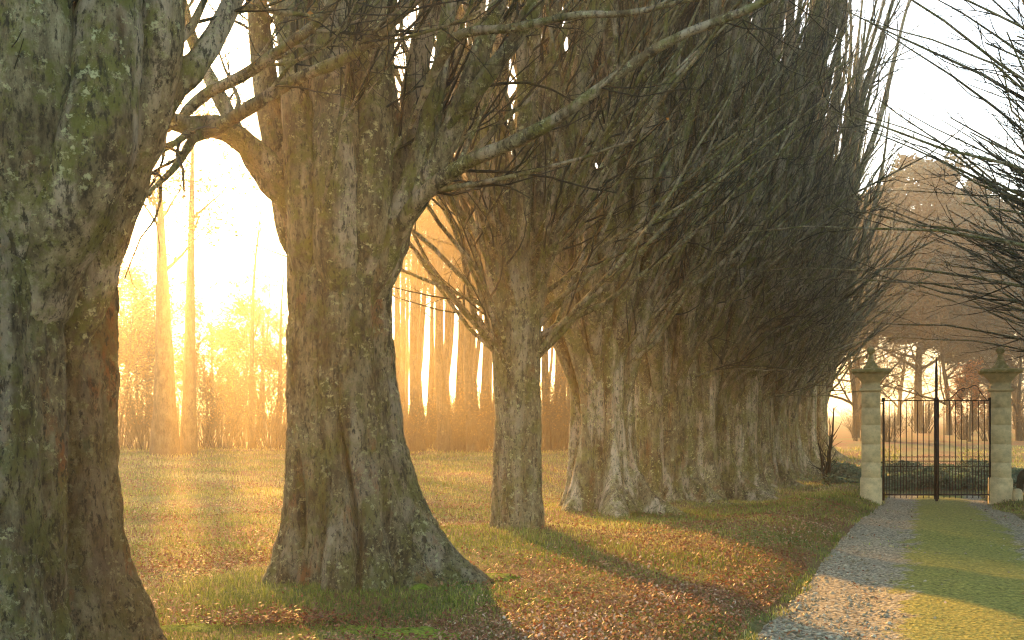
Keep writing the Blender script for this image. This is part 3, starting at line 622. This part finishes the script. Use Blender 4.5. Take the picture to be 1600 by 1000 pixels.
# ------------------------------------------------------------------ the iron gate
def gate(px0, px1, hinge, label, spike):
    Y = 24.; k = Y/FPX; m0 = (px0+px1)/2; x = (m0-800)*k; zb = float(hgt(x, Y)); t = empty('iron_gate', (x, Y, zb))
    X = lambda px: (px-m0)*k; Z = lambda py: EYE-(py-HZ)*k-zb
    def rod(m, pts, r, s=8): m.tubes(np.array(pts, float), np.full(len(pts), r), s)
    def bar(m, x, w, z0, z1, d=.02): m.box(x-w, x+w, -d, d, z0, z1)
    fr = MB(); bar(fr, X(hinge), .022, Z(782), Z(625)); m2 = px1 if hinge == px0 else px0
    bar(fr, X(m2), .013, Z(780), Z(625)); fr.build('stile', IRON, t, smooth=False)
    for py, h, nm in ((626, .014, 'top_rail'), (720.5, .010, 'middle_rail'), (728.5, .010, 'middle_rail'), (773, .018, 'bottom_rail')):
        r = MB(); r.box(X(px0), X(px1), -.013, .013, Z(py)-h, Z(py)+h); r.build(nm, IRON, t, smooth=False)
    nb = 9; xs = np.linspace(px0, px1, nb+1)[1:-1]
    for q in xs:
        b = MB(); rod(b, [(X(q), 0, Z(778.5)), (X(q), 0, Z(640)), (X(q), 0, Z(627))], .0115); b.build('bar', IRON, t)
        c = MB(); c.lathe([(.001, Z(738)), (.02, Z(737)), (.001, Z(736))], X(q), 0, 8); c.lathe([(.001, Z(714)), (.022, Z(712.5)), (.001, Z(710))], X(q), 0, 8); c.build('collar', IRON, t)
    sc = MB()
    for q in np.linspace(px0, px1, nb+1)[:-1]+(px1-px0)/nb/2:          # little scrolled dog-bars between the bars
        a = np.linspace(0, 2*math.pi, 13)
        sc.tubes(np.stack([X(q)+.034*np.cos(a), 0*a, Z(724.5)+.034*np.sin(a)], -1), np.full(13, .005), 5)
        for py, sg in ((714.5, 1), (736, -1)):
            a = np.linspace(-.3, 4.2, 12); rr = .045*(1-.13*a)
            for s in (-1, 1): sc.tubes(np.stack([X(q)+s*(.03+.0*a)-s*rr*np.cos(a)*.6, 0*a, Z(py)+sg*rr*np.sin(a)*.7], -1), np.full(12, .005), 5)
        sc.tubes(np.array([(X(q), 0, Z(773)), (X(q), 0, Z(735)), (X(q), 0, Z(730))]), np.array([.009, .009, .006]), 5)
    sc.build('scrollwork', IRON, t)
    # corner knob and overthrow scroll
    s = 1 if hinge == px0 else -1; H = hinge
    kb = MB(); kb.lathe([(.03, Z(627)), (.05, Z(625)), (.045, Z(622.5)), (.02, Z(621))], X(H), 0, 10)
    kb.tubes(np.array([(X(H), 0, Z(630)), (X(H-3*s), 0, Z(631)), (X(H-5*s), 0, Z(630))]), np.full(3, .014), 6); kb.build('corner_knob', IRON, t)
    ov = MB()
    P = [(H+5*s, 625), (H+11*s, 618), (H+16*s, 611), (H+20*s, 604), (H+25*s, 602), (H+31*s, 605), (H+37*s, 607), (H+42*s, 606.5), (H+49*s, 610), (H+56*s, 617), (H+66*s, 625)]
    P = smooth_path([(X(a), 0, Z(b)) for a, b in P], 40); ov.tubes(P, np.full(40, .009), 6)
    P = [(H+17*s, 610), (H+16*s, 614), (H+18*s, 620), (H+23*s, 625)]; P = smooth_path([(X(a), 0, Z(b)) for a, b in P], 14); ov.tubes(P, np.full(14, .008), 6)
    P = [(H+53*s, 613), (H+50*s, 619), (H+44*s, 624), (H+40*s, 625)]; P = smooth_path([(X(a), 0, Z(b)) for a, b in P], 14); ov.tubes(P, np.full(14, .008), 6)
    a = np.linspace(0, 4*math.pi, 30); rr = .05*(1-a/20)
    ov.tubes(np.stack([X(H+42*s)+s*rr*np.cos(a), 0*a, Z(609)+rr*np.sin(a)], -1), np.full(30, .006), 5); ov.build('overthrow_scroll', IRON, t)
    if spike:
        sp = MB(); cx = X(m2)+spike*k; sp.box(cx-.024, cx+.024, -.045, .03, Z(783), Z(622)); sp.tubes(np.array([(cx, 0, Z(622)), (cx, 0, Z(590)), (cx, 0, Z(575)), (cx, 0, Z(558))]), np.array([.036, .036, .034, .004]), 8)
        sp.tubes(np.array([(cx, 0, Z(628)), (cx, 0, Z(624)), (cx, 0, Z(620))]), np.array([.04, .07, .03]), 8)
        sp.build('spiked_post', IRON, t, smooth=False)
    for py in (627, 722, 770):
        hg = MB(); hg.box(min(X(H), X(H-4.5*s)), max(X(H), X(H-4.5*s)), -.03, -.014, Z(py)-.015, Z(py)+.015); hg.build('hinge', IRON, t, smooth=False)
    tag(t, label, 'gate', 'leaves of the iron gate')
gate(1380.5, 1460.5, 1380.5, 'left leaf of the iron gate with the tall central spike and scrolled top', 2.6)
gate(1466, 1547, 1547, 'right leaf of the iron gate, hinged on the right stone pillar', 0)

def hoop():
    x, y, _ = at(1596, 778, 23.7); zb = float(hgt(x, y)); t = empty('garden_ornament', (x, y, zb)); g = np.random.default_rng(8)
    a = np.linspace(math.pi*1.06, -.15*math.pi, 26); P = np.stack([.20+.235*np.cos(a), 0*a, .36+.36*np.sin(a)*1.0], -1); P = np.vstack([[-.03, 0, -.05], [-.035, 0, .15], P])
    m = MB(); r = np.concatenate([[.075, .08], .085+.02*np.sin(np.linspace(0, 3.1, 26))]); m.tubes(P, r*(1+.08*g.normal(size=len(r))), 14); m.build('hoop', TWIG, t)
    tag(t, 'dark weathered hoop-shaped log standing by the right gate pillar', 'ornament')
    x, y, _ = at(1590, 780, 23.45); zb = float(hgt(x, y)); m = MB(); m.lathe([(.085, -.1), (.085, .2), (.07, .27), (.03, .30)], 0, 0, sq=True)
    tag(m.build('guard_stone', STONE, smooth=False, loc=(x, y, zb)), 'small pale stone block at the foot of the dark hoop by the right pillar', 'stone')
hoop()

# ------------------------------------------------------------------ ground cover
g = np.random.default_rng(99)
def nz(x, y, f, s=0):
    return (np.sin(x*f+1.3*s+1.7*np.sin(y*f*.7+s))+np.sin(y*f*1.3+2.1*s+1.4*np.sin(x*f*.9))+.6*np.sin((x+y)*f*2.3+s)+.5*np.sin((x-y)*f*3.1+2*s))/3.1
def sample(n, y0, y1, pw):
    u = g.uniform(size=n); e = 1-pw; y = (y0**e+u*(y1**e-y0**e))**(1/e)
    x = (g.uniform(-160, 1780, n)-800)/FPX*y; return x, y
def clear_of(x, y):
    k = np.ones(len(x), bool)
    for i, (tx, ty) in enumerate(TREES):
        rr = (1.0, .72, .42)[i] if i < 3 else .68
        k &= (x-tx)**2+(y-ty)**2 > rr**2
    return k
def leafiness(x, y):
    s = x-xrow(y)
    a = .22+.40*nz(x, y, .55, 1)+.25*nz(x, y, 1.9, 2)
    a += .40*sst(.8, 3.0, s)*sst(7.0, 4.0, s)*sst(30, 8, y)+.12*sst(.4, 2.2, s)
    a += .26*sst(-.5, -2, s)*sst(9, 11, y)*sst(40, 24, y)
    a += .45*np.exp(-((y-11.5)/1.8)**2)*sst(-1.2, -2.2, s)
    a -= .35*np.exp(-(((x-TREES[1][0]-.2)/1.6)**2+((y-8.9)/.9)**2))
    return np.clip(a, 0, 1)
def blades(n, y0, y1, pw, h, w, sel, name, matr, cat_label, dry):
    x, y = sample(n, y0, y1, pw); k = clear_of(x, y) & sel(x, y); x = x[k]; y = y[k]; N = len(x)
    z = hgt(x, y)-.01; sc = (y/8)**.6
    hh = h*g.uniform(.35, 1.5, N)*sc*(.75+.45*nz(x, y, 1.1, 4)); ww = w*g.uniform(.6, 1.2, N)*sc**1.5
    a = g.uniform(0, 6.28, N); ln = g.uniform(.1, 1.0, N)*hh; b = a+g.uniform(-.6, .6, N)+math.pi/2
    base = np.stack([x, y, z], -1); side = np.stack([np.cos(a), np.sin(a), 0*a], -1)*ww[:, None]; le = np.stack([np.cos(b), np.sin(b), 0*b], -1)
    midp = base+le*(ln*.3)[:, None]; midp[:, 2] += hh*.6; tip = base+le*ln[:, None]; tip[:, 2] += hh*.92
    V = np.stack([base-side, base+side, midp+side*.7, midp-side*.7, tip], 1)
    at_ = np.clip(dry(x, y)+g.normal(size=N)*.17, 0, 1)
    m = MB(); o = np.arange(N)*5; F = np.stack([o, o+1, o+2, o+3], -1); T = np.stack([o+3, o+2, o+4], -1)
    m.v.append(V.reshape(-1, 3).astype(np.float32)); m.n = 5*N; m.f.append(F); m.a.append(at_.astype(np.float32)); m.t.append(T); m.ta.append(at_.astype(np.float32))
    tag(m.build(name, matr, attr=True, smooth=False), cat_label, 'grass', kind='stuff')
off = lambda x, y: np.abs(x-xdrv(y))-hwdrv(y)
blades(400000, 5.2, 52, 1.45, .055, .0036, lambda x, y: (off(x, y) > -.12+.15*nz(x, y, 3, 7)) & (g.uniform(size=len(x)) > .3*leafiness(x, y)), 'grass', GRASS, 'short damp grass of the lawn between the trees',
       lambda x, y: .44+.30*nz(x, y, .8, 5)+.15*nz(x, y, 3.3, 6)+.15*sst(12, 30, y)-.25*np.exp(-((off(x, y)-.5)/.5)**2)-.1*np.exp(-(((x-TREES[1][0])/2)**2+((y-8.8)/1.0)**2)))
def stripsel(x, y):
    u = (x-xdrv(y))/hwdrv(y); p = np.exp(-((u-.12)/.5)**4)+.35*nz(x, y, 2.2, 6)+.35*nz(x, y, 6.5, 3); return (np.abs(u) < .97) & (y < 27.5) & (p > g.uniform(.25, .95, len(x)))
blades(330000, 5.2, 28, 1.5, .030, .0038, stripsel, 'drive_grass', STRIPG, 'mossy yellow-green grass along the middle of the drive', lambda x, y: .45+.3*nz(x, y, .7, 9)+.15*nz(x, y, 3, 3))

def leaves(n, y0, y1, pw, size, sel, extra=None):
    x, y = sample(n, y0, y1, pw); k = clear_of(x, y) & sel(x, y); x = x[k]; y = y[k]
    lift = g.uniform(.0, .028, len(x)); c = np.clip(g.uniform(0, 1, len(x))*.75+.16+.18*nz(x, y, .9, 11), 0, 1)
    if extra is not None: x = np.concatenate([x, extra[0]]); y = np.concatenate([y, extra[1]]); lift = np.concatenate([lift, extra[2]]); c = np.concatenate([c, extra[3]])
    N = len(x); a = g.uniform(0, 6.28, N); ti = g.normal(size=N)*.55; d = nrm(np.stack([np.cos(a), np.sin(a), ti], -1)); s = nrm(np.cross(d, np.stack([.35*g.normal(size=N), .35*g.normal(size=N), 1+0*a], -1))); nn = np.cross(s, d)
    sz = (size*g.uniform(.45, 1.45, N)*(y/8)**.4*.85)[:, None]; P = np.stack([x, y, hgt(x, y)+lift+.012+np.abs(ti)*sz[:, 0]*.4], -1)
    cu = g.uniform(-.1, .45, N)[:, None]
    V = np.stack([P-d*sz*.5, P-d*sz*.12+s*sz*.30+nn*sz*.3*cu, P+d*sz*.22+s*sz*.24+nn*sz*.3*cu, P+d*sz*.55+nn*sz*.5*cu, P+d*sz*.22-s*sz*.24+nn*sz*.3*cu, P-d*sz*.12-s*sz*.30+nn*sz*.3*cu], 1)
    o = np.arange(N)*6; m = MB(); F = np.concatenate([np.stack([o, o+1, o+2, o+5], -1), np.stack([o+5, o+2, o+3, o+4], -1)]); cc = np.concatenate([c, c])
    m.add(V, F, cc); tag(m.build('fallen_leaves', LEAF, attr=True, smooth=False), 'reddish brown fallen leaves scattered over the grass', 'leaves', kind='stuff')
q = at(450, 975, 7.9); n_ = 1500
ex = (q[0]+g.normal(size=n_)*.42, q[1]+.0+g.normal(size=n_)*.13, np.abs(g.normal(size=n_))*.05, g.uniform(0, .55, n_))
leaves(340000, 5.2, 48, 1.45, .036, lambda x, y: (g.uniform(size=len(x)) < leafiness(x, y)**1.3*.95) & ((off(x, y) > .0) | (g.uniform(size=len(x)) < .03)), ex)

def pebbles():
    n = 9000; x, y = sample(n*4, 6, 28, 1.3); u = (x-xdrv(y))/hwdrv(y); k = (np.abs(u) < .93) & (g.uniform(size=len(x)) > np.exp(-((u-.12)/.5)**4)*.97) & (g.uniform(size=len(x)) < .35+.65*np.abs(u)**2); x = x[k]; y = y[k]; N = len(x)
    V0 = np.array([(1, 0, 0), (0, 1, 0), (-1, 0, 0), (0, -1, 0), (0, 0, .8), (0, 0, -.8)], float); T0 = np.array([(0, 1, 4), (1, 2, 4), (2, 3, 4), (3, 0, 4), (1, 0, 5), (2, 1, 5), (3, 2, 5), (0, 3, 5)])
    sz = (.012*g.uniform(.5, 1.9, N)**1.4)[:, None, None]; V = V0[None]*sz*g.uniform(.55, 1.3, (N, 6, 3))+np.stack([x, y, hgt(x, y)+.008+.04*np.exp(-(((x-xdrv(y))/hwdrv(y)-.12)/.5)**4)], -1)[:, None]
    m = MB(); m.add(V, (T0[None]+(np.arange(N)*6)[:, None, None]).reshape(-1, 3), np.repeat(g.uniform(0, 1, N), 8))
    pm, nt, b = mat("pebble"); a = nd(nt, 'ShaderNodeAttribute'); a.attribute_name = 'rnd'; nt.links.new(ramp(nt, a.outputs['Fac'], [(0, (.12, .10, .05)), (.7, (.30, .27, .17)), (1, (.46, .41, .28))]), b.inputs['Base Color'])
    tag(m.build('pebbles', pm, attr=True), 'loose pale stones scattered over the wheel tracks of the drive', 'stones', kind='stuff')
pebbles()
def moss():
    m = MB()
    for px, py, w, h in ((545, 912, .16, .06), (520, 925, .12, .05), (628, 915, .14, .06), (600, 922, .1, .05), (655, 925, .1, .04), (640, 990, .35, .05), (700, 996, .25, .04), (560, 985, .25, .03), (300, 985, .3, .03), (760, 905, .35, .03), (860, 940, .3, .025)):
        Y = EYE/((py-HZ)/FPX); x, y, _ = at(px, py, Y); zb = float(hgt(x, y)); a = np.linspace(0, 2*math.pi, 22, endpoint=False); P = []
        for i, e in enumerate(np.linspace(0, 1, 8)):
            rr = w*math.cos(e*math.pi/2)*(1+.18*np.sin(3*a+px)+.1*np.sin(7*a)); P.append(np.stack([x+rr*np.cos(a), y+rr*np.sin(a)*.7, zb-.02+(h+.02)*math.sin(e*math.pi/2)+0*a+.006*np.sin(9*a+i)], -1))
        m.grid(np.array(P)[None])
    tag(m.build('moss', MOSS), 'bright green moss cushions on the ground around the broad trunk', 'moss', kind='stuff')
moss()

# ------------------------------------------------------------------ haze
def haze():
    m = bpy.data.materials.new("mist"); m.use_nodes = True; nt = m.node_tree; nt.nodes.remove(nt.nodes['Principled BSDF'])
    v = nt.nodes.new('ShaderNodeVolumePrincipled'); v.inputs['Density'].default_value = HAZE; v.inputs['Anisotropy'].default_value = HAZE_G
    v.inputs['Color'].default_value = (.96, .87, .68, 1); nt.links.new(v.outputs[0], nt.nodes['Material Output'].inputs['Volume'])
    b = MB(); b.box(-410, 410, -40, 490, -3, 32); tag(b.build('haze', m, smooth=False), 'golden morning mist filling the avenue', 'haze', kind='stuff')
haze()
